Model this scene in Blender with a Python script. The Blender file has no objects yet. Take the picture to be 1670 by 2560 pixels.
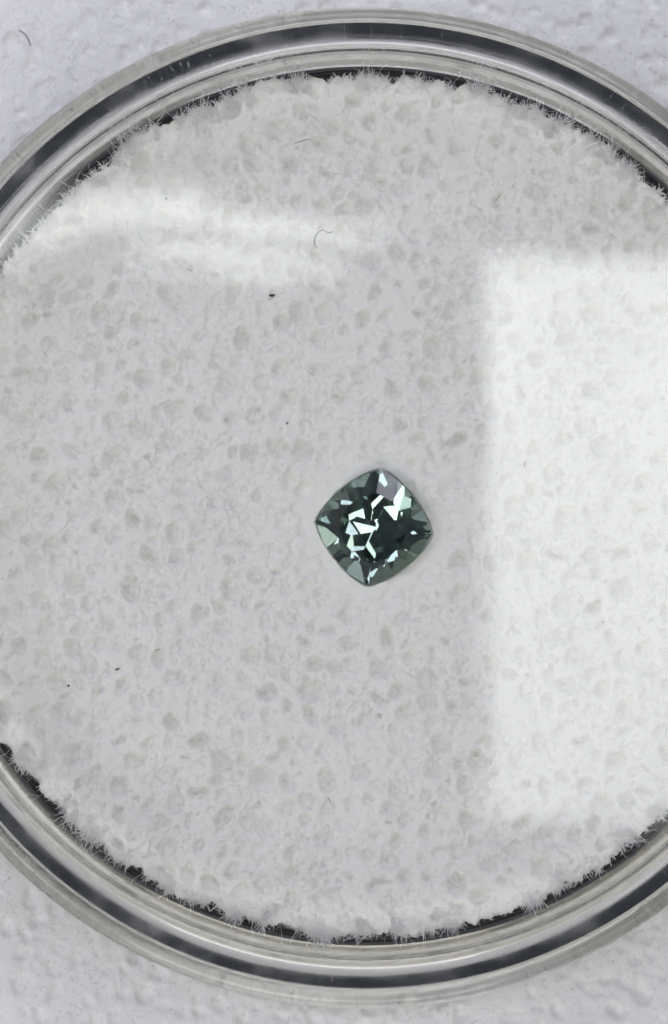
import bpy, bmesh, math, random
import numpy as np
from mathutils import Vector, Matrix

# ------------------------------------------------------------------ basics
# Real size, metres. Lengths below are written in millimetres (MM) or in
# "photo pixels at the focal plane" (K mm each).
MM = 0.001
K = 30.0 / 2514.0                 # mm per photo pixel at the foam's top surface
CAM_H = 120.0                     # mm, camera above the foam's top surface
scn = bpy.context.scene
C = scn.collection
R = math.radians
rng = np.random.default_rng(11)
random.seed(5)

def P(px, py):                    # photo pixel -> mm on the foam plane
    return ((px - 835.0) * K, (1280.0 - py) * K)

# ------------------------------------------------------------------ camera
cam_d = bpy.data.cameras.new('camera')
cam = bpy.data.objects.new('camera', cam_d); C.objects.link(cam)
CAM_Y = -1.8
cam.location = (0, CAM_Y * MM, CAM_H * MM)
cam.rotation_euler = (math.atan2(-CAM_Y, CAM_H), 0, 0)
cam_d.sensor_fit = 'VERTICAL'
cam_d.sensor_height = 6.0
cam_d.lens = 6.0 * CAM_H / (2560 * K)
cam_d.clip_start = 0.005
cam_d.clip_end = 50
cam_d.dof.use_dof = True
cam_d.dof.focus_distance = (CAM_H - 0.3) * MM
cam_d.dof.aperture_fstop = cam_d.lens / 1.25     # 1.25 mm pupil
scn.camera = cam

# ------------------------------------------------------------------ world and lamps
w = bpy.data.worlds.new('World'); scn.world = w; w.use_nodes = True
bg = w.node_tree.nodes['Background']
bg.inputs[0].default_value = (0.72, 0.80, 1.0, 1)
bg.inputs[1].default_value = 0.042

def lamp(name, loc, target, size, radiance, color, shape='RECTANGLE'):
    d = bpy.data.lights.new(name, 'AREA')
    d.shape = shape
    d.size, d.size_y = size[0] * MM, size[1] * MM
    a = d.size * d.size_y * (math.pi / 4 if shape == 'ELLIPSE' else 1)
    d.energy = radiance * a * math.pi
    d.color = color
    o = bpy.data.objects.new(name, d); C.objects.link(o)
    o.location = Vector(loc) * MM
    dr = (Vector(target) - Vector(loc)).normalized()
    o.rotation_euler = dr.to_track_quat('-Z', 'Y').to_euler()
    return o

SKY = (0.85, 0.845, 1.0)
GLARE = (0.97, 1.0, 0.98)
# skylight pane whose image lies on the right of the lid; cloud makes it uneven
win = lamp('window_light', (150, 4.5, 602), (150, 4.5, 0), (246, 101), 5.0, (0.97, 1.0, 0.98))
def cloudy(o):
    d = o.data; d.use_nodes = True; nt = d.node_tree
    em = nt.nodes['Emission']
    ge = nt.nodes.new('ShaderNodeNewGeometry')
    sp = nt.nodes.new('ShaderNodeSeparateXYZ')
    rp = nt.nodes.new('ShaderNodeValToRGB')
    for e, (p, v) in zip([rp.color_ramp.elements[0], rp.color_ramp.elements[1]] + [rp.color_ramp.elements.new(x) for x in (0.35, 0.75)],
                         ((0.0, 0.62), (1.0, 0.80), (0.35, 0.82), (0.75, 1.0))):
        e.position = p; e.color = (v, v, v, 1)
    nz = nt.nodes.new('ShaderNodeTexNoise'); nz.inputs['Scale'].default_value = 38; nz.inputs['Detail'].default_value = 3
    ml = nt.nodes.new('ShaderNodeMath'); ml.operation = 'MULTIPLY'
    mr = nt.nodes.new('ShaderNodeMapRange'); mr.inputs['From Min'].default_value = 0.3; mr.inputs['From Max'].default_value = 0.7
    mr.inputs['To Min'].default_value = 0.86; mr.inputs['To Max'].default_value = 1.06
    L = nt.links.new
    L(ge.outputs['Parametric'], sp.inputs[0]); L(sp.outputs[1], rp.inputs[0])
    L(ge.outputs['Position'], nz.inputs['Vector']); L(nz.outputs['Fac'], mr.inputs['Value'])
    L(rp.outputs[0], ml.inputs[0]); L(mr.outputs[0], ml.inputs[1]); L(ml.outputs[0], em.inputs['Strength'])
cloudy(win)
# bright strips whose images lie on the upper left of the lid
def strip(x, y, sx, sy, rot, rad):
    o = lamp('strip_light', (x, y, 602), (x, y, 0), (sx, sy), rad, GLARE, 'ELLIPSE')
    o.rotation_euler = (0, 0, R(rot)); return o
strip(-40, 62.6, 40, 6.5, 2, 5.2)
strip(-34, 61.5, 30, 4.0, -3, 2.4)
strip(-14, 61.0, 48, 4.4, -3, 5.2)
strip(-53.5, 58.8, 20, 6.0, 27, 5.2)
strip(-61, 53.0, 16, 6.0, 46, 5.0)
strip(-18, 53.6, 40, 2.8, -2, 6.4)
strip(-24, 57.5, 30, 5.0, -3, 1.2)
# daylight from the sides, round the photographer
lamp('daylight', (60, 560, 430), (0, 0, 0), (560, 300), 3.6, SKY)
lamp('daylight', (-580, 40, 420), (0, 0, 0), (460, 300), 4.0, SKY)
lamp('daylight', (470, 90, 560), (0, 0, 0), (400, 240), 2.9, SKY)
lamp('daylight', (-60, -580, 420), (0, 0, 0), (480, 280), 4.2, (0.99, 0.965, 0.94))

scn.view_settings.view_transform = 'Standard'
scn.view_settings.look = 'None'
scn.view_settings.exposure = 0.0
scn.view_settings.gamma = 1.0
scn.view_settings.use_curve_mapping = False
cy = scn.cycles
cy.max_bounces = 32; cy.transmission_bounces = 28; cy.glossy_bounces = 16
cy.diffuse_bounces = 6; cy.transparent_max_bounces = 24
cy.caustics_reflective = True; cy.caustics_refractive = True
cy.blur_glossy = 0.0
cy.sample_clamp_indirect = 6.0
cy.use_adaptive_sampling = True; cy.adaptive_threshold = 0.02
cy.use_denoising = True
try:
    cy.denoiser = 'OPENIMAGEDENOISE'
    cy.denoising_input_passes = 'RGB_ALBEDO_NORMAL'
except Exception:
    pass

# ------------------------------------------------------------------ helpers
def tag(o, label=None, cat=None, group=None, kind=None):
    if label: o['label'] = label
    if cat: o['category'] = cat
    if group: o['group'] = group
    if kind: o['kind'] = kind
    return o

def empty(name, loc=(0, 0, 0)):
    o = bpy.data.objects.new(name, None); C.objects.link(o)
    o.location = Vector(loc) * MM
    o.empty_display_size = 0.002
    return o

def np_mesh(name, verts, quads=None, tris=None, smooth=False, mat=None, parent=None):
    me = bpy.data.meshes.new(name)
    verts = np.asarray(verts, dtype=np.float64) * MM
    nq = 0 if quads is None else len(quads)
    nt = 0 if tris is None else len(tris)
    me.vertices.add(len(verts))
    me.vertices.foreach_set('co', verts.astype(np.float32).ravel())
    idx = []
    if nq: idx.append(np.asarray(quads, dtype=np.int32).ravel())
    if nt: idx.append(np.asarray(tris, dtype=np.int32).ravel())
    idx = np.concatenate(idx)
    me.loops.add(len(idx)); me.loops.foreach_set('vertex_index', idx)
    tot = np.concatenate([np.full(nq, 4, np.int32), np.full(nt, 3, np.int32)])
    st = np.concatenate([[0], np.cumsum(tot)[:-1]]).astype(np.int32)
    me.polygons.add(nq + nt)
    me.polygons.foreach_set('loop_start', st)
    me.polygons.foreach_set('use_smooth', np.full(nq + nt, smooth, dtype=bool))
    me.update(calc_edges=True)
    me.validate()
    o = bpy.data.objects.new(name, me); C.objects.link(o)
    if mat: me.materials.append(mat)
    if parent: o.parent = parent
    return o

def lathe(name, prof, mat, parent, seg=512, centre=(0, 0), smooth_deg=40, wob=None):
    """prof: closed list of (r, z) in mm -> solid of revolution"""
    n = len(prof)
    th = np.linspace(0, 2 * math.pi, seg, endpoint=False)
    pr = np.array(prof)
    x = centre[0] + pr[None, :, 0] * np.cos(th)[:, None]
    y = centre[1] + pr[None, :, 0] * np.sin(th)[:, None]
    z = np.repeat(pr[None, :, 1], seg, 0)
    if wob is not None: z = wob(th[:, None], pr[None, :, 0], z)
    v = np.stack([x, y, z], -1).reshape(-1, 3)
    i, j = np.meshgrid(np.arange(seg), np.arange(n), indexing='ij')
    i2, j2 = (i + 1) % seg, (j + 1) % n
    q = np.stack([i * n + j, i2 * n + j, i2 * n + j2, i * n + j2], -1).reshape(-1, 4)
    o = np_mesh(name, v, quads=q, smooth=True, mat=mat, parent=parent)
    bm = bmesh.new(); bm.from_mesh(o.data)
    bmesh.ops.recalc_face_normals(bm, faces=bm.faces)
    for e in bm.edges:
        e.smooth = e.calc_face_angle(0) < R(smooth_deg)
    bm.to_mesh(o.data); bm.free()
    return o

def arc(cx, cz, r, a0, a1, n):
    return [(cx + r * math.cos(R(a0 + (a1 - a0) * k / n)), cz + r * math.sin(R(a0 + (a1 - a0) * k / n))) for k in range(n + 1)]

class VNoise:
    def __init__(self, seed, n=256):
        self.g = np.random.default_rng(seed).random((n, n)); self.n = n
    def __call__(self, x, y):
        xi = np.floor(x).astype(int); yi = np.floor(y).astype(int)
        fx = x - xi; fy = y - yi
        fx = fx * fx * (3 - 2 * fx); fy = fy * fy * (3 - 2 * fy)
        n = self.n; g = self.g
        a = g[xi % n, yi % n]; b = g[(xi + 1) % n, yi % n]
        c = g[xi % n, (yi + 1) % n]; d = g[(xi + 1) % n, (yi + 1) % n]
        return (a * (1 - fx) + b * fx) * (1 - fy) + (c * (1 - fx) + d * fx) * fy - 0.5

def fbm(seed, x, y, oc=3):
    s = 0; a = 1.0; f = 1.0
    for k in range(oc):
        s = s + a * VNoise(seed + 17 * k)(x * f + 31.7 * k + 500, y * f + 11.3 * k + 500)
        a *= 0.5; f *= 2.03
    return s

# ------------------------------------------------------------------ materials
def new_mat(name):
    m = bpy.data.materials.new(name); m.use_nodes = True
    nt = m.node_tree
    for n in list(nt.nodes): nt.nodes.remove(n)
    out = nt.nodes.new('ShaderNodeOutputMaterial')
    return m, nt, out

def foam_material(name, col):
    m, nt, out = new_mat(name)
    b = nt.nodes.new('ShaderNodeBsdfPrincipled')
    tc = nt.nodes.new('ShaderNodeTexCoord')
    n1 = nt.nodes.new('ShaderNodeTexNoise'); n1.inputs['Scale'].default_value = 900; n1.inputs['Detail'].default_value = 5
    cr = nt.nodes.new('ShaderNodeMix'); cr.data_type = 'RGBA'
    cr.inputs[6].default_value = (*[c * 0.965 for c in col], 1)
    cr.inputs[7].default_value = (*[min(1, c * 1.02) for c in col], 1)
    n2 = nt.nodes.new('ShaderNodeTexNoise'); n2.inputs['Scale'].default_value = 14000; n2.inputs['Detail'].default_value = 4
    bp = nt.nodes.new('ShaderNodeBump'); bp.inputs['Strength'].default_value = 0.35; bp.inputs['Distance'].default_value = 0.03 * MM
    L = nt.links.new
    L(tc.outputs['Object'], n1.inputs['Vector']); L(tc.outputs['Object'], n2.inputs['Vector'])
    L(n1.outputs['Fac'], cr.inputs[0]); L(cr.outputs[2], b.inputs['Base Color'])
    L(n2.outputs['Fac'], bp.inputs['Height']); L(bp.outputs['Normal'], b.inputs['Normal'])
    b.inputs['Roughness'].default_value = 0.95
    b.inputs['Specular IOR Level'].default_value = 0.1
    L(b.outputs[0], out.inputs[0])
    return m

def plain_material(name, col, rough=0.7, spec=0.3, var=0.25, scale=6000):
    m, nt, out = new_mat(name)
    b = nt.nodes.new('ShaderNodeBsdfPrincipled')
    tc = nt.nodes.new('ShaderNodeTexCoord')
    n = nt.nodes.new('ShaderNodeTexNoise'); n.inputs['Scale'].default_value = scale
    mx = nt.nodes.new('ShaderNodeMix'); mx.data_type = 'RGBA'
    mx.inputs[6].default_value = (*[c * (1 - var) for c in col], 1)
    mx.inputs[7].default_value = (*[min(1, c * (1 + var)) for c in col], 1)
    nt.links.new(tc.outputs['Object'], n.inputs['Vector'])
    nt.links.new(n.outputs['Fac'], mx.inputs[0]); nt.links.new(mx.outputs[2], b.inputs['Base Color'])
    b.inputs['Roughness'].default_value = rough; b.inputs['Specular IOR Level'].default_value = spec
    nt.links.new(b.outputs[0], out.inputs[0])
    return m

def pane_material(name):
    """thin flat clear plate: unbent transmission + Fresnel mirror"""
    m, nt, out = new_mat(name)
    L = nt.links.new
    lw = nt.nodes.new('ShaderNodeLayerWeight'); lw.inputs['Blend'].default_value = 0.5
    pw = nt.nodes.new('ShaderNodeMath'); pw.operation = 'POWER'; pw.inputs[1].default_value = 5
    ml = nt.nodes.new('ShaderNodeMath'); ml.operation = 'MULTIPLY_ADD'; ml.inputs[1].default_value = 0.96; ml.inputs[2].default_value = 0.04
    tr = nt.nodes.new('ShaderNodeBsdfTransparent'); tr.inputs[0].default_value = (0.992, 0.994, 0.992, 1)
    gl = nt.nodes.new('ShaderNodeBsdfGlossy'); gl.inputs['Roughness'].default_value = 0.02
    tc = nt.nodes.new('ShaderNodeTexCoord'); nz = nt.nodes.new('ShaderNodeTexNoise'); nz.inputs['Scale'].default_value = 230; nz.inputs['Detail'].default_value = 1.0
    bp = nt.nodes.new('ShaderNodeBump'); bp.inputs['Strength'].default_value = 1.0; bp.inputs['Distance'].default_value = 0.010 * MM
    L(tc.outputs['Object'], nz.inputs['Vector']); L(nz.outputs['Fac'], bp.inputs['Height']); L(bp.outputs[0], gl.inputs['Normal'])
    mx = nt.nodes.new('ShaderNodeMixShader')
    L(lw.outputs['Facing'], pw.inputs[0]); L(pw.outputs[0], ml.inputs[0]); L(ml.outputs[0], mx.inputs[0])
    L(tr.outputs[0], mx.inputs[1]); L(gl.outputs[0], mx.inputs[2]); L(mx.outputs[0], out.inputs[0])
    return m

def acrylic_material(name, col=(0.986, 0.984, 0.970), rough=(0.0, 0.012)):
    m, nt, out = new_mat(name)
    g = nt.nodes.new('ShaderNodeBsdfGlass')
    g.inputs['Color'].default_value = (*col, 1); g.inputs['IOR'].default_value = 1.49
    tc = nt.nodes.new('ShaderNodeTexCoord')
    n = nt.nodes.new('ShaderNodeTexNoise'); n.inputs['Scale'].default_value = 700; n.inputs['Detail'].default_value = 3
    mr = nt.nodes.new('ShaderNodeMapRange'); mr.inputs['From Min'].default_value = 0.35; mr.inputs['From Max'].default_value = 0.75
    mr.inputs['To Min'].default_value = rough[0]; mr.inputs['To Max'].default_value = rough[1]
    L = nt.links.new
    L(tc.outputs['Object'], n.inputs['Vector']); L(n.outputs['Fac'], mr.inputs['Value']); L(mr.outputs[0], g.inputs['Roughness'])
    L(g.outputs[0], out.inputs[0])
    return m

def gem_material():
    m, nt, out = new_mat('teal_sapphire')
    g = nt.nodes.new('ShaderNodeBsdfGlass')
    g.inputs['Roughness'].default_value = 0.0; g.inputs['IOR'].default_value = 1.765
    g.inputs['Color'].default_value = (1, 1, 1, 1)
    va = nt.nodes.new('ShaderNodeVolumeAbsorption')
    tc = nt.nodes.new('ShaderNodeTexCoord')
    n = nt.nodes.new('ShaderNodeTexNoise'); n.inputs['Scale'].default_value = 700
    va.inputs['Color'].default_value = (0.57, 0.68, 0.635, 1)
    va.inputs['Density'].default_value = 620
    bp = nt.nodes.new('ShaderNodeBump'); bp.inputs['Strength'].default_value = 0.01; bp.inputs['Distance'].default_value = 0.05 * MM
    nt.links.new(tc.outputs['Object'], n.inputs['Vector']); nt.links.new(n.outputs['Fac'], bp.inputs['Height'])
    nt.links.new(bp.outputs[0], g.inputs['Normal'])
    nt.links.new(g.outputs[0], out.inputs['Surface']); nt.links.new(va.outputs[0], out.inputs['Volume'])
    return m

M_FOAM = foam_material('white_foam', (0.875, 0.875, 0.81))
M_SHEET = foam_material('white_foam_sheet', (0.90, 0.90, 0.87))
M_FIB = plain_material('white_fibre', (0.90, 0.90, 0.89), 0.8, 0.2, 0.03)
M_PANE = pane_material('clear_lid_plate')
M_ACR = acrylic_material('clear_acrylic')
M_RIM = acrylic_material('clear_rim_acrylic', rough=(0.02, 0.20))
M_GEM = gem_material()
M_BLACK = plain_material('black_foam', (0.045, 0.047, 0.05), 0.45, 0.5)
M_DARK = plain_material('black_dust', (0.035, 0.035, 0.035))
M_HAIR = plain_material('grey_lint', (0.26, 0.26, 0.25))
M_BROWN = plain_material('brown_lint', (0.24, 0.20, 0.13))
M_PALE = plain_material('pale_lint', (0.88, 0.87, 0.82), 0.5, 0.4, 0.03)
def scuff_material():
    m, nt, out = new_mat('pale_scuff')
    d = nt.nodes.new('ShaderNodeBsdfDiffuse'); d.inputs[0].default_value = (0.6, 0.6, 0.62, 1)
    t = nt.nodes.new('ShaderNodeBsdfTransparent')
    tc = nt.nodes.new('ShaderNodeTexCoord'); n = nt.nodes.new('ShaderNodeTexNoise'); n.inputs['Scale'].default_value = 9000
    mr = nt.nodes.new('ShaderNodeMapRange'); mr.inputs['From Min'].default_value = 0.35; mr.inputs['From Max'].default_value = 0.7
    mr.inputs['To Min'].default_value = 0.0; mr.inputs['To Max'].default_value = 0.5
    mx = nt.nodes.new('ShaderNodeMixShader')
    L = nt.links.new
    L(tc.outputs['Object'], n.inputs['Vector']); L(n.outputs['Fac'], mr.inputs['Value']); L(mr.outputs[0], mx.inputs[0])
    L(t.outputs[0], mx.inputs[1]); L(d.outputs[0], mx.inputs[2]); L(mx.outputs[0], out.inputs[0])
    return m
M_SCUFF = scuff_material()

# ------------------------------------------------------------------ jar axis and heights
JX, JY = P(913, 1262)
SHEET_Z = -4.6                     # the outer sheet the jar stands on
GX, GY = P(934.5, 1319)            # the gem
GEM_HALF = 151 * K                 # half diagonal
GROT = R(-6.6)

# ------------------------------------------------------------------ foam relief
def relief(n, dx, seed, npit, rmin, rmax, dscale=1.0, lump=1.0):
    """square height map, side n*dx mm, centre 0"""
    r_ = np.random.default_rng(seed)
    half = n * dx / 2
    ax = (np.arange(n) - n / 2) * dx
    X, Y = np.meshgrid(ax, ax, indexing='ij')
    wx = fbm(seed + 1, X * 4.2, Y * 4.2, 3) * 0.14 + fbm(seed + 11, X * 13, Y * 13, 2) * 0.08
    wy = fbm(seed + 2, X * 4.2, Y * 4.2, 3) * 0.14 + fbm(seed + 12, X * 13, Y * 13, 2) * 0.08
    pit = np.zeros((n, n))
    cand = np.sort(rmin * (rmax / rmin) ** (r_.random(npit) ** 1.5))[::-1]
    cs = rmax * 2.2; grid = {}
    for r0 in cand:
        for _try in range(2):
            cx, cy_ = r_.uniform(-half, half, 2)
            gi, gj = int(cx // cs), int(cy_ // cs)
            if all((cx - p[0]) ** 2 + (cy_ - p[1]) ** 2 > (0.86 * (r0 + p[2]) + 0.02) ** 2 for a in (-1, 0, 1) for b in (-1, 0, 1) for p in grid.get((gi + a, gj + b), ())):
                break
        else:
            continue
        grid.setdefault((gi, gj), []).append((cx, cy_, r0))
        an = r_.uniform(0, math.pi); asp = r_.uniform(0.5, 1.0)
        dep = (0.05 + 0.58 * r0) * r_.uniform(0.35, 1.25)
        if r0 < 0.10: dep *= 1.5
        rr = r0 * 1.3 + 0.3
        i0 = max(0, int((cx - rr) / dx + n / 2)); i1 = min(n, int((cx + rr) / dx + n / 2) + 2)
        j0 = max(0, int((cy_ - rr) / dx + n / 2)); j1 = min(n, int((cy_ + rr) / dx + n / 2) + 2)
        if i1 - i0 < 2 or j1 - j0 < 2: continue
        sl = (slice(i0, i1), slice(j0, j1))
        u = X[sl] + wx[sl] - cx; v = Y[sl] + wy[sl] - cy_
        a = u * math.cos(an) + v * math.sin(an); b = (-u * math.sin(an) + v * math.cos(an)) / asp
        d = np.sqrt(a * a + b * b) / r0
        t = np.clip((1.18 - d) / 0.68, 0, 1); t = t * t * (3 - 2 * t)
        pit[sl] = np.maximum(pit[sl], t * dep)
    def blur(A, k):
        for _ in range(k):
            A = (np.roll(A, 1, 0) + 2 * A + np.roll(A, -1, 0)) / 4
            A = (np.roll(A, 1, 1) + 2 * A + np.roll(A, -1, 1)) / 4
        return A
    rough = fbm(seed + 7, X * 7, Y * 7, 3)
    lumps = fbm(seed + 8, X * 0.8, Y * 0.8, 2) * 0.10 * lump
    # webs of fibre left inside the pits
    web = np.abs(fbm(seed + 9, X * 6.5, Y * 6.5, 3))
    web = np.clip(1 - web / 0.10, 0, 1)
    pit = blur(pit * (1 - 0.45 * web), 2)
    H = lumps - pit * dscale + rough * 0.022 * (0.4 + 0.6 * lump) * (1 + 1.2 * np.clip(pit * 6, 0, 1))
    return H - 0.04

def sample(H, dx, x, y):
    n = H.shape[0]
    u = np.clip(x / dx + n / 2, 0, n - 2.001); v = np.clip(y / dx + n / 2, 0, n - 2.001)
    i = u.astype(int); j = v.astype(int); fx = u - i; fy = v - j
    return (H[i, j] * (1 - fx) + H[i + 1, j] * fx) * (1 - fy) + (H[i, j + 1] * (1 - fx) + H[i + 1, j + 1] * fx) * fy

def fibres(name, starts, dirs, length, rad, curl, zfun, mat, parent, seg=6, seed=1, zlift=None):
    """many thin three-sided hairs joined in one mesh; starts (n,2), dirs angle (n,)"""
    r_ = np.random.default_rng(seed)
    n = len(starts)
    pts = np.zeros((n, seg + 1, 3))
    ang = dirs.copy(); cur = curl * r_.normal(size=n); wob = r_.normal(size=(n, seg)) * np.abs(curl) * 0.5
    p = starts.copy()
    pts[:, 0, :2] = p
    for k in range(seg):
        p = p + (length / seg)[:, None] * np.stack([np.cos(ang), np.sin(ang)], -1)
        ang = ang + cur / seg + wob[:, k] / seg * 2
        pts[:, k + 1, :2] = p
    pts[:, :, 2] = zfun(pts, r_)
    tg = np.gradient(pts, axis=1)
    tg /= np.linalg.norm(tg, axis=2, keepdims=True) + 1e-9
    side = np.stack([-tg[..., 1], tg[..., 0], np.zeros_like(tg[..., 0])], -1)
    side /= np.linalg.norm(side, axis=2, keepdims=True) + 1e-9
    up = np.cross(tg, side)
    taper = np.ones(seg + 1); taper[-1] = 0.45; taper[0] = 0.7
    V = []
    for a in (90, 210, 330):
        V.append(pts + (rad[:, None] * taper[None, :])[..., None] * (math.cos(R(a)) * side + math.sin(R(a)) * up))
    V = np.stack(V, 2)                       # n, seg+1, 3, 3
    base = (np.arange(n)[:, None, None] * (seg + 1) + np.arange(seg)[None, :, None]) * 3
    c = np.arange(3)[None, None, :]; c2 = (c + 1) % 3
    q = np.stack([base + c, base + c2, base + 3 + c2, base + 3 + c], -1).reshape(-1, 4)
    o = np_mesh(name, V.reshape(-1, 3), quads=q, smooth=True, mat=mat, parent=parent)
    o['kind'] = 'stuff'
    return o

# ------------------------------------------------------------------ outer sheet (the ground the jar stands on)
SD = 0.05
HS = relief(900, SD, 301, 18000, 0.06, 0.38, 0.6, 0.2)
def build_sheet():
    rad = np.concatenate([np.linspace(9.5, 22.5, 230), np.geomspace(23, 120, 24)])
    seg = 1700
    th = np.linspace(0, 2 * math.pi, seg, endpoint=False)
    Rr, T = np.meshgrid(rad, th, indexing='ij')
    X = JX + Rr * np.cos(T); Y = JY + Rr * np.sin(T)
    Z = SHEET_Z + np.where(Rr < 22.4, sample(HS, SD, X, Y), 0.0)
    n = len(rad)
    v = np.stack([X, Y, Z], -1).reshape(-1, 3)
    v = np.concatenate([v, [[JX, JY, SHEET_Z]]])
    i, j = np.meshgrid(np.arange(n - 1), np.arange(seg), indexing='ij')
    j2 = (j + 1) % seg
    q = np.stack([i * seg + j, (i + 1) * seg + j, (i + 1) * seg + j2, i * seg + j2], -1).reshape(-1, 4)
    jj = np.arange(seg)
    t = np.stack([np.full(seg, n * seg), jj, (jj + 1) % seg], -1)
    o = np_mesh('foam_sheet_ground', v, quads=q, tris=t, smooth=True, mat=M_SHEET)
    tag(o, 'white fibrous foam sheet lying under the round clear jar', None, None, 'structure')
    m = 2200
    rr = rng.uniform(14.6, 21.5, m); tt = rng.uniform(0, 2 * math.pi, m)
    st = np.stack([JX + rr * np.cos(tt), JY + rr * np.sin(tt)], -1)
    fibres('surface_fibres', st, rng.uniform(0, 6.28, m), rng.uniform(0.3, 1.2, m), rng.uniform(0.005, 0.010, m), 0.6,
           lambda p, r_: SHEET_Z + sample(HS, SD, p[..., 0], p[..., 1]) * 0.5 - 0.03, M_FIB, o, seed=3)
    m = 24000
    rr = np.sqrt(rng.uniform(14.9 ** 2, 20.5 ** 2, m)); tt = rng.uniform(0, 2 * math.pi, m)
    st = np.stack([JX + rr * np.cos(tt), JY + rr * np.sin(tt)], -1)
    def zz(p, r_):
        h = sample(HS, SD, p[..., 0], p[..., 1])
        return SHEET_Z + h[:, :1] * 0.8 + 0.1 * h + 0.004 + np.linspace(-1, 1, p.shape[1])[None, :] * r_.uniform(-0.05, 0.05, (p.shape[0], 1))
    fibres('fuzz', st, rng.uniform(0, 6.28, m), rng.uniform(0.06, 0.25, m), rng.uniform(0.005, 0.010, m), 0.8, zz, M_FIB, o, seg=3, seed=16)
build_sheet()

# ------------------------------------------------------------------ foam pad inside the jar
DX = 0.034
N = 780
HP = relief(N, DX, 77, 14000, 0.045, 0.37, 0.85)
RE = 1081 * K
def edge_r(th):
    c, s = np.cos(th), np.sin(th)
    return RE + 0.20 * fbm(40, c * 9, s * 9, 4) + 0.24 * fbm(41, c * 34, s * 34, 3) + 0.12 * fbm(42, c * 120, s * 120, 2)

def gem_depth(X, Y):
    """height of the hollow that the stone has pressed into the foam"""
    u = X - GX; v = Y - GY
    a = u * math.cos(-GROT) - v * math.sin(-GROT); b = u * math.sin(-GROT) + v * math.cos(-GROT)
    d = (np.abs(a) ** 1.35 + np.abs(b) ** 1.35) ** (1 / 1.35) / GEM_HALF
    return d

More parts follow.
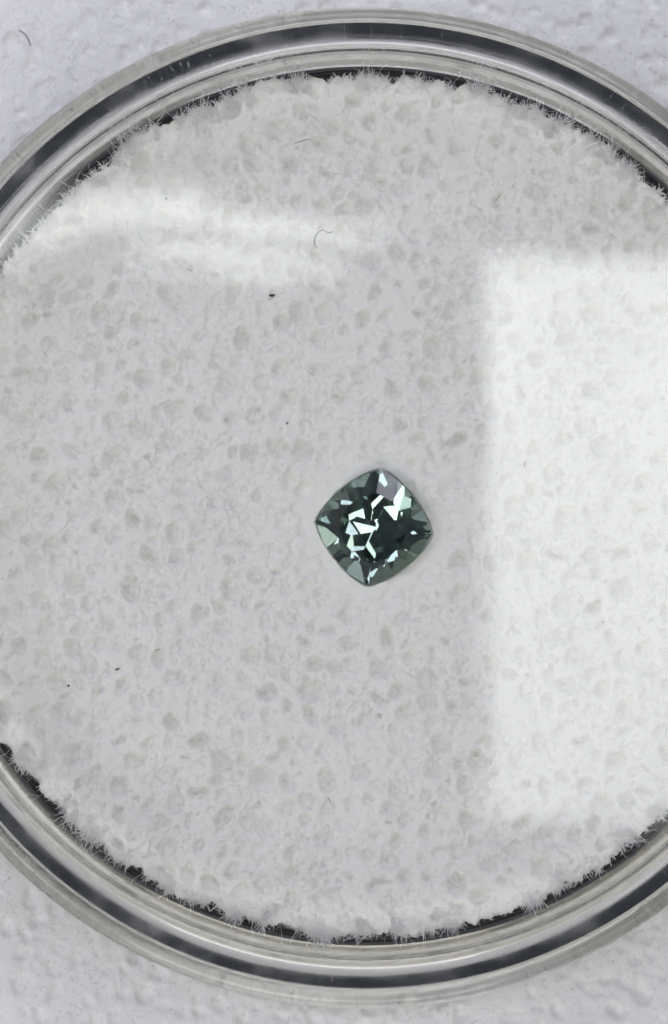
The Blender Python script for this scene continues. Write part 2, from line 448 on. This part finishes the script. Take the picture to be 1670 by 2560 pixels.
def build_pad():
    ax = (np.arange(N) - N / 2) * DX
    X, Y = np.meshgrid(ax, ax, indexing='ij')        # relative to the jar axis
    r = np.hypot(X, Y); th = np.arctan2(Y, X)
    e = edge_r(th)
    Z = HP.copy()
    t = np.clip((r - (e - 0.9)) / 0.9, 0, 1)
    Z = Z * (1 - 0.75 * np.clip((r - (e - 0.55)) / 0.4, 0, 1)) - 0.06 * t ** 3
    t2 = np.clip((r - (e - 0.10)) / 0.10, 0, 1)
    Z -= 0.05 * t2
    d = gem_depth(X + JX, Y + JY)
    # the stone's weight flattens the foam and its point sinks in
    k = np.clip((1.5 - d) / 0.4, 0, 1)
    Z = Z * (1 - k) + (-0.06 + 0.25 * HP) * k
    cone = -0.22 - 1.75 * np.clip(1.0 - d, 0, 1)
    Z = np.where(d < 0.985, np.minimum(Z, cone), Z)
    keep = r < e
    iv = -np.ones((N, N), int)
    iv[keep] = np.arange(keep.sum())
    v = np.stack([X[keep] + JX, Y[keep] + JY, Z[keep]], -1)
    a, b, c, dd = iv[:-1, :-1], iv[1:, :-1], iv[1:, 1:], iv[:-1, 1:]
    ok = (a >= 0) & (b >= 0) & (c >= 0) & (dd >= 0)
    q = np.stack([a[ok], b[ok], c[ok], dd[ok]], -1)
    root = empty('foam_pad', (JX, JY, -3.35))
    tag(root, 'round white fibrous foam pad with frayed edge filling the clear jar', 'foam pad')
    def child(o):
        o.parent = root; o.matrix_parent_inverse = Matrix.Translation(-root.location); return o
    child(np_mesh('foam_disc', v, quads=q, smooth=True, mat=M_FOAM))
    # black under layer of the two-tone pad
    child(lathe('black_backing', [(0.01, -2.6), (RE - 0.9, -2.6), (RE - 0.45, -0.75)] + [(RE - 0.30 + 0.05 * k, -0.75 - 0.05 * (k % 2)) for k in range(11)] + [(1107 * K, -0.85), (1107 * K, -3.35), (0.01, -3.35)], M_BLACK, None, 512, (JX, JY)))
    # torn side wall under the frayed rim
    sg = 1500; ths = np.linspace(0, 2 * math.pi, sg, endpoint=False)
    zs = np.linspace(-0.06, -0.80, 22)
    T, Zw = np.meshgrid(ths, zs, indexing='ij')
    rw = edge_r(T) - 0.06 + 0.14 * fbm(60, T * 40, Zw * 3, 3)
    vw = np.stack([JX + rw * np.cos(T), JY + rw * np.sin(T), Zw], -1).reshape(-1, 3)
    i, j = np.meshgrid(np.arange(sg), np.arange(21), indexing='ij'); i2 = (i + 1) % sg
    qw = np.stack([i * 22 + j, i * 22 + j + 1, i2 * 22 + j + 1, i2 * 22 + j], -1).reshape(-1, 4)
    child(np_mesh('foam_side', vw, quads=qw, smooth=True, mat=M_FOAM))
    # fibres lying on the top
    m = 16000
    rr = RE * np.sqrt(rng.random(m)) * 0.985; tt = rng.uniform(0, 2 * math.pi, m)
    st = np.stack([JX + rr * np.cos(tt), JY + rr * np.sin(tt)], -1)
    keepf = gem_depth(st[:, 0], st[:, 1]) > 1.7
    st = st[keepf]; m = len(st)
    ln = rng.uniform(0.12, 0.7, m) * np.where(rng.random(m) < 0.08, 2.0, 1)
    def zf(p, r_):
        x, y = p[..., 0] - JX, p[..., 1] - JY
        h = sample(HP, DX, x, y)
        return h * 0.35 + r_.uniform(-0.09, -0.01, (p.shape[0], 1)) - 0.1 * np.clip((np.hypot(x, y) - (RE - 0.9)) / 0.9, 0, 1.2) ** 3
    child(fibres('surface_fibres', st, rng.uniform(0, 6.28, m), ln, rng.uniform(0.004, 0.010, m), 1.1, zf, M_FIB, None, seed=5))
    m = 24000
    rr = RE * np.sqrt(rng.random(m)) * 0.99; tt = rng.uniform(0, 2 * math.pi, m)
    st = np.stack([JX + rr * np.cos(tt), JY + rr * np.sin(tt)], -1)
    st = st[gem_depth(st[:, 0], st[:, 1]) > 1.25]; m = len(st)
    def zz(p, r_):
        h = sample(HP, DX, p[..., 0] - JX, p[..., 1] - JY)
        sgn = np.linspace(-1, 1, p.shape[1])[None, :] * r_.uniform(-0.05, 0.05, (p.shape[0], 1))
        return h[:, :1] * 0.8 + 0.1 * h + 0.002 + sgn
    child(fibres('fuzz', st, rng.uniform(0, 6.28, m), rng.uniform(0.05, 0.22, m), rng.uniform(0.004, 0.008, m), 0.8, zz, M_FIB, None, seg=3, seed=15))
    # frayed fibres round the edge, thick and thin in tufts
    m = 50000
    tt = rng.uniform(0, 2 * math.pi, m)
    tuft = fbm(90, np.cos(tt) * 26, np.sin(tt) * 26, 3) + 0.7 * fbm(94, np.cos(tt) * 90, np.sin(tt) * 90, 2)
    sel = rng.random(m) < 0.5 + 0.9 * tuft
    tt = tt[sel]; m = len(tt); tuft = tuft[sel]
    e0 = edge_r(tt) - rng.uniform(0.02, 0.5, m)
    st = np.stack([JX + e0 * np.cos(tt), JY + e0 * np.sin(tt)], -1)
    ln = (0.05 + 0.22 * rng.random(m) ** 1.6) * (1 + 1.3 * tuft) * np.where(rng.random(m) < 0.02, 2.3, 1)
    z0 = rng.uniform(-0.22, 0.03, m)
    def ze(p, r_):
        s = np.linspace(0, 1, p.shape[1])[None, :]
        return z0[:, None] + s * r_.uniform(-0.15, 0.10, (p.shape[0], 1))
    lean = 0.7 * fbm(97, np.cos(tt) * 70, np.sin(tt) * 70, 2)      # neighbours lean the same way
    child(fibres('edge_fibres', st, tt + lean + rng.normal(size=m) * 0.75, ln, 0.004 + 0.009 * rng.random(m) ** 1.6, 0.9, ze, M_FIB, None, seed=8))
build_pad()

# ------------------------------------------------------------------ jar: base dish and lid
def rz(rpx, z):                   # apparent photo radius -> real radius at height z
    return rpx * K * (CAM_H - z) / CAM_H

def build_jar():
    base = empty('gem_jar', (JX, JY, SHEET_Z))
    tag(base, 'clear round plastic jar with wide foot holding the white foam pad', 'jar')
    def child(o, root):
        o.parent = root; o.matrix_parent_inverse = Matrix.Translation(-root.location); return o
    zb = SHEET_Z + 0.12
    ri, ro = 1110 * K, 1152 * K
    rf = 1256 * K * (CAM_H - SHEET_Z - 0.9) / CAM_H             # foot flange
    prof = [(ri, zb + 1.0), (ri, 0.30)] + arc(ri + 0.05, 0.49, 0.05, 180, 90, 4) + arc(ro - 0.06, 0.48, 0.06, 90, 0, 4) + \
           [(ro, zb + 1.05)] + arc(ro + 0.15, zb + 1.05, 0.15, 180, 270, 5) + arc(rf - 0.45, zb + 0.45, 0.45, 90, 0, 8) + [(rf, zb), (ri, zb)]
    child(lathe('wall', prof, M_ACR, None, 512, (JX, JY)), base)
    child(lathe('floor', [(0.02, zb + 0.95), (ri - 0.01, zb + 0.95), (ri - 0.01, zb + 0.02), (0.02, zb + 0.02)], M_PANE, None, 256, (JX, JY)), base)

    lid = empty('lid', (JX, JY, 0.6))
    tag(lid, 'clear round plastic lid with glossy rounded rim covering the gemstone', 'lid')
    zt, zu = 2.0, 0.60
    rp = rz(1140, zt)
    child(lathe('top_plate', [(0.02, zt), (rp, zt), (rp, zu), (0.02, zu)], M_PANE, None, 256, (JX, JY)), lid)
    a = rp + 0.012
    ro = rz(1212, 1.6)
    # skirt whose inner face slopes like a prism
    low = []
    r_, z_ = ro - 0.03, 0.25
    for sl in np.concatenate([np.linspace(42.0, 39.6, 6), np.linspace(38.8, 34.5, 9), np.linspace(31, 3, 6)]):
        low.append((r_, z_)); dr = 0.048 if sl > 39 else (0.026 if sl > 34 else 0.02)
        r_ -= dr; z_ += dr * math.tan(R(sl))
    zu2 = z_
    prof = [(a, zt - 0.07)] + arc(a + 0.07, zt - 0.07, 0.07, 180, 90, 4) + arc(ro - 0.04, zt - 0.04, 0.04, 90, 0, 3) + [(ro, 0.25)] + low + [(r_, zu2), (a + 0.03, zu2), (a, zu2 + 0.03)]
    def wob(th, r, z):              # moulding waves in the prism face
        k = 1 + 0.022 * fbm(71, np.cos(th) * 3, np.sin(th) * 3, 3) + 0.008 * fbm(72, np.cos(th) * 25, np.sin(th) * 25, 2)
        return np.where(z < zu2 - 0.002, zu2 - (zu2 - z) * k, z)
    child(lathe('rim', prof, M_RIM, None, 720, (JX, JY), wob=wob), lid)
    # pale scuffs and nicks on the rim: (photo angle from the axis, r0, r1 in photo px, width mm)
    sr = random.Random(9)
    marks = [(-27.6 + 0.95 * k + sr.uniform(-0.2, 0.2), 1172 + sr.uniform(-6, 10), 1206 + sr.uniform(-8, 6), sr.uniform(0.02, 0.06)) for k in range(7)]
    marks += [(a_, 1170 + sr.uniform(-8, 14), 1200 + sr.uniform(-6, 10), sr.uniform(0.012, 0.025)) for a_ in (-33, -19, -9, -2.5, 0.6, 4.3, 9.2, 12.5, 28.5, 31, 33, 141, 152, 163, 171, 178, 184, 190.5, 199, 208, 214, 222)]
    marks += [(172 + 0.5 * k, 1204, 1212, 0.05) for k in range(5)] + [(14 + 0.5 * k, 1206, 1212, 0.05) for k in range(3)]
    for a_, r0_, r1_, w_ in marks:
        th = R(90 - a_); skew = R(sr.uniform(-0.25, 0.25)); n_ = 6
        V = []
        for k in range(n_ + 1):
            t_ = k / n_; rr_ = rz(r0_ + (r1_ - r0_) * t_, zt); tt_ = th + skew * t_ + R(sr.uniform(-0.05, 0.05))
            hw = w_ * 0.5 * (0.35 + 0.65 * math.sin(math.pi * (0.1 + 0.8 * t_))) * sr.uniform(0.6, 1.2)
            for sd, up in ((-1, 0.001), (0, 0.008), (1, 0.001)):
                V.append((JX + rr_ * math.cos(tt_) - sd * hw * math.sin(tt_), JY + rr_ * math.sin(tt_) + sd * hw * math.cos(tt_), zt + up))
        Q = [(3 * k + c_, 3 * k + 3 + c_, 3 * k + 4 + c_, 3 * k + 1 + c_) for k in range(n_) for c_ in (0, 1)]
        child(np_mesh('scuff_mark', V, quads=Q, mat=M_SCUFF), lid)
build_jar()

# ------------------------------------------------------------------ gemstone
def build_gem(seed=3, tilt=(4.0, -6.0), ca=33, cm=38, pc=38.5, pm=42, ztab=0.46, pb=48):
    bm = bmesh.new()
    bmesh.ops.create_cube(bm, size=8.0)
    def cut(nrm, d):
        nrm = Vector(nrm).normalized()
        r_ = bmesh.ops.bisect_plane(bm, geom=bm.verts[:] + bm.edges[:] + bm.faces[:], dist=1e-6, plane_co=nrm * d, plane_no=nrm, clear_outer=True)
        ed = [e for e in r_['geom_cut'] if isinstance(e, bmesh.types.BMEdge)]
        if ed:
            bmesh.ops.contextual_create(bm, geom=ed)
    Rc = GEM_HALF
    ch = Rc * math.sqrt(2); sag = ch * 0.088
    ra = (ch * ch / 4 + sag * sag) / (2 * sag)             # radius of the bowed side
    apo = Rc / math.sqrt(2)
    half = math.asin(ch / 2 / ra)
    ns = 8
    sides = []
    for q in range(4):
        mid = R(45 + 90 * q)
        ccx = Vector((math.cos(mid), math.sin(mid), 0)) * (apo + sag - ra)
        for k in range(ns):
            a = mid + half * (-1 + (2 * k + 1) / ns)
            nv = Vector((math.cos(a), math.sin(a), 0))
            cut(nv, ccx.dot(nv) + ra * math.cos(half / ns))
            sides.append(a)
    cut((0, 0, 1), ztab)
    def tier(az, ang, girdle_r, z0, up):
        """facet at azimuth az, slope ang deg, crossing radius girdle_r at height z0"""
        s = 1 if up else -1
        nrm = Vector((math.sin(R(ang)) * math.cos(az), math.sin(R(ang)) * math.sin(az), s * math.cos(R(ang))))
        cut(nrm, nrm.dot(Vector((girdle_r * math.cos(az), girdle_r * math.sin(az), z0))))
    g = 0.03
    rm = apo + sag                                          # radius at the middle of a side
    jr = random.Random(seed)
    J = lambda a: jr.uniform(-a, a)
    for q in range(4):
        c = R(90 * q); m_ = R(45 + 90 * q)
        # crown
        tier(c + R(J(1.5)), ca + J(1.5), Rc, g, True)
        tier(m_ + R(J(2)), cm + J(2), rm, g, True)
        for s in (-1, 1):
            tier(m_ + s * R(24 + J(2)), 35.5 + J(1.5), rm * 1.045, g, True)
        # pavilion
        tier(c + R(J(1.5)), pc + J(1.5), Rc, -g, False)
        tier(m_ + R(J(3)), pm + J(1.5), rm * 0.60, -0.72 + J(0.03), False)
        for s in (-1, 1):
            tier(m_ + s * R(15 + J(3)), pb + J(2), rm * 1.02, -g, False)
    bmesh.ops.remove_doubles(bm, verts=bm.verts, dist=1e-4)
    bmesh.ops.recalc_face_normals(bm, faces=bm.faces)
    zmin = min(v.co.z for v in bm.verts); zmax = max(v.co.z for v in bm.verts)
    bmesh.ops.scale(bm, vec=(MM, MM, MM), verts=bm.verts)
    me = bpy.data.meshes.new('gemstone'); bm.to_mesh(me); bm.free()
    me.materials.append(M_GEM)
    o = bpy.data.objects.new('gemstone', me); C.objects.link(o)
    o.location = Vector((GX, GY, 0.02)) * MM
    o.rotation_euler = (R(tilt[0]), R(tilt[1]), GROT)
    tag(o, 'small faceted teal green cushion cut gemstone lying on the white foam', 'gemstone')
    return o
build_gem()

# ------------------------------------------------------------------ lint and dust
def thread(name, pts, rad, mat, label, cat, z=0.03, group=None):
    """smooth thin hair through photo points"""
    cp = [Vector((*P(*p[:2]), z + (p[2] if len(p) > 2 else 0))) for p in pts]
    path = []
    n = len(cp)
    for i in range(n - 1):
        p0, p1, p2, p3 = cp[max(i - 1, 0)], cp[i], cp[i + 1], cp[min(i + 2, n - 1)]
        for k in range(8):
            t = k / 8
            path.append(0.5 * ((2 * p1) + (p2 - p0) * t + (2 * p0 - 5 * p1 + 4 * p2 - p3) * t * t + (-p0 + 3 * p1 - 3 * p2 + p3) * t ** 3))
    path.append(cp[-1])
    V = []; Q = []; T = []
    for i, p in enumerate(path):
        tg = (path[min(i + 1, len(path) - 1)] - path[max(i - 1, 0)]).normalized()
        sd = tg.cross(Vector((0, 0, 1))).normalized(); up = sd.cross(tg)
        r_ = rad * (0.45 + 0.55 * math.sin(math.pi * min(1, max(0.0, i / (len(path) - 1) * 0.9 + 0.05))) ** 0.5)
        for a in range(6):
            V.append(p + r_ * (math.cos(a * math.pi / 3) * sd + math.sin(a * math.pi / 3) * up))
    for i in range(len(path) - 1):
        for a in range(6):
            Q.append((i * 6 + a, i * 6 + (a + 1) % 6, i * 6 + 6 + (a + 1) % 6, i * 6 + 6 + a))
    for a in range(1, 5):
        T.append((0, a + 1, a)); b = (len(path) - 1) * 6; T.append((b, b + a, b + a + 1))
    o = np_mesh(name, [tuple(v) for v in V], quads=Q, tris=T, smooth=True, mat=mat)
    tag(o, label, cat, group)
    return o

def speck(px, py, w_, h_, rot, label, seed, z=0.02):
    bm = bmesh.new(); bmesh.ops.create_icosphere(bm, subdivisions=2, radius=1)
    r_ = random.Random(seed)
    ph = [r_.uniform(0, 6.28) for _ in range(4)]
    for v in bm.verts:
        a = math.atan2(v.co.y, v.co.x)
        f = 1 + 0.28 * math.sin(2 * a + ph[0]) + 0.2 * math.sin(3 * a + ph[1]) + 0.12 * math.sin(5 * a + ph[2])
        v.co.x *= f; v.co.y *= f
        v.co.z *= 0.5 + 0.2 * math.sin(3 * v.co.x + ph[3])
    x, y = P(px, py)
    bmesh.ops.scale(bm, vec=(w_ * K / 2, h_ * K / 2, min(w_, h_) * K / 2), verts=bm.verts)
    bmesh.ops.rotate(bm, cent=(0, 0, 0), matrix=Matrix.Rotation(R(rot), 3, 'Z'), verts=bm.verts)
    bmesh.ops.scale(bm, vec=(MM, MM, MM), verts=bm.verts)
    me = bpy.data.meshes.new('dust_speck'); bm.to_mesh(me); bm.free()
    me.materials.append(M_DARK)
    o = bpy.data.objects.new('dust_speck', me); C.objects.link(o)
    o.location = Vector((x, y, z)) * MM
    tag(o, label, 'dust speck', 'dark specks on the foam pad')

speck(680, 738, 13, 9, -10, 'largest black dust speck, on the foam above and left of the gemstone', 1)
speck(293, 1673, 13, 4.5, 12, 'thin black dust sliver on the foam low on the left', 2)
speck(172, 1714, 5, 7, 0, 'tiny black dust speck left of and below the thin black sliver', 3)
speck(718, 1058, 5, 5, 0, 'tiny black dust dot on the foam just up and left of the gemstone', 4)
speck(415, 496, 6, 4, 30, 'tiny dark speck in the bright streak at the upper left', 5)
speck(1507, 1555, 4, 4, 0, 'tiny dark speck on the bright patch at the lower right', 6)

thread('curled_hair', [(793, 619), (786, 607), (789, 590), (798, 578), (810, 575), (822, 582), (832, 577)], 0.016, M_HAIR,
       'curled grey hair on the foam beside the upper left streak', 'hair', 0.05)
thread('lint_hair', [(17, 23), (32, 33), (42, 48), (47, 64)], 0.026, M_HAIR,
       'thin grey hair on the outer sheet at the top left corner', 'hair', SHEET_Z + 0.15)
thread('lint_fibre', [(734, 357), (752, 353), (764, 348), (776, 348)], 0.013, M_HAIR, 'short grey fibre on the upper part of the foam pad', 'lint', 0.05)
thread('lint_fibre', [(1239, 503), (1245, 494), (1251, 486)], 0.012, M_HAIR, 'short grey fibre on the foam at the upper right', 'lint', 0.05)
thread('lint_fibre', [(1311, 1168), (1312, 1160), (1316, 1152)], 0.014, M_HAIR, 'short grey fibre in the bright patch right of the gemstone', 'lint', 0.05)
thread('lint_fibre', [(469, 670), (476, 675), (481, 679)], 0.016, M_BROWN, 'short brown fibre on the foam under the upper left streak', 'lint', 0.05)
thread('lint_fibre', [(389, 1628), (395, 1624), (401, 1623)], 0.014, M_HAIR, 'short grey fibre right of the thin black sliver', 'lint', 0.05)
thread('lint_fibre', [(818, 1992), (824, 1999), (827, 2008)], 0.012, M_HAIR, 'short grey fibre on the foam below the gemstone', 'lint', 0.05)
thread('pale_fibre', [(521, 1120), (545, 1103), (579, 1087)], 0.018, M_PALE, 'straight pale fibre on the foam left of the gemstone', 'lint', 0.06)
thread('pale_fibre', [(403, 1412), (414, 1424), (424, 1434)], 0.020, M_PALE, 'short bright fibre on the foam at the lower left', 'lint', 0.06)
thread('pale_fibre', [(1447, 378), (1468, 366), (1494, 356)], 0.026, M_PALE, 'pale loose fibre near the frayed edge at the upper right', 'lint', 0.08)
thread('pale_fibre', [(1119, 872), (1145, 883), (1176, 897)], 0.014, M_PALE, 'curved pale fibre left of the bright patch', 'lint', 0.06)
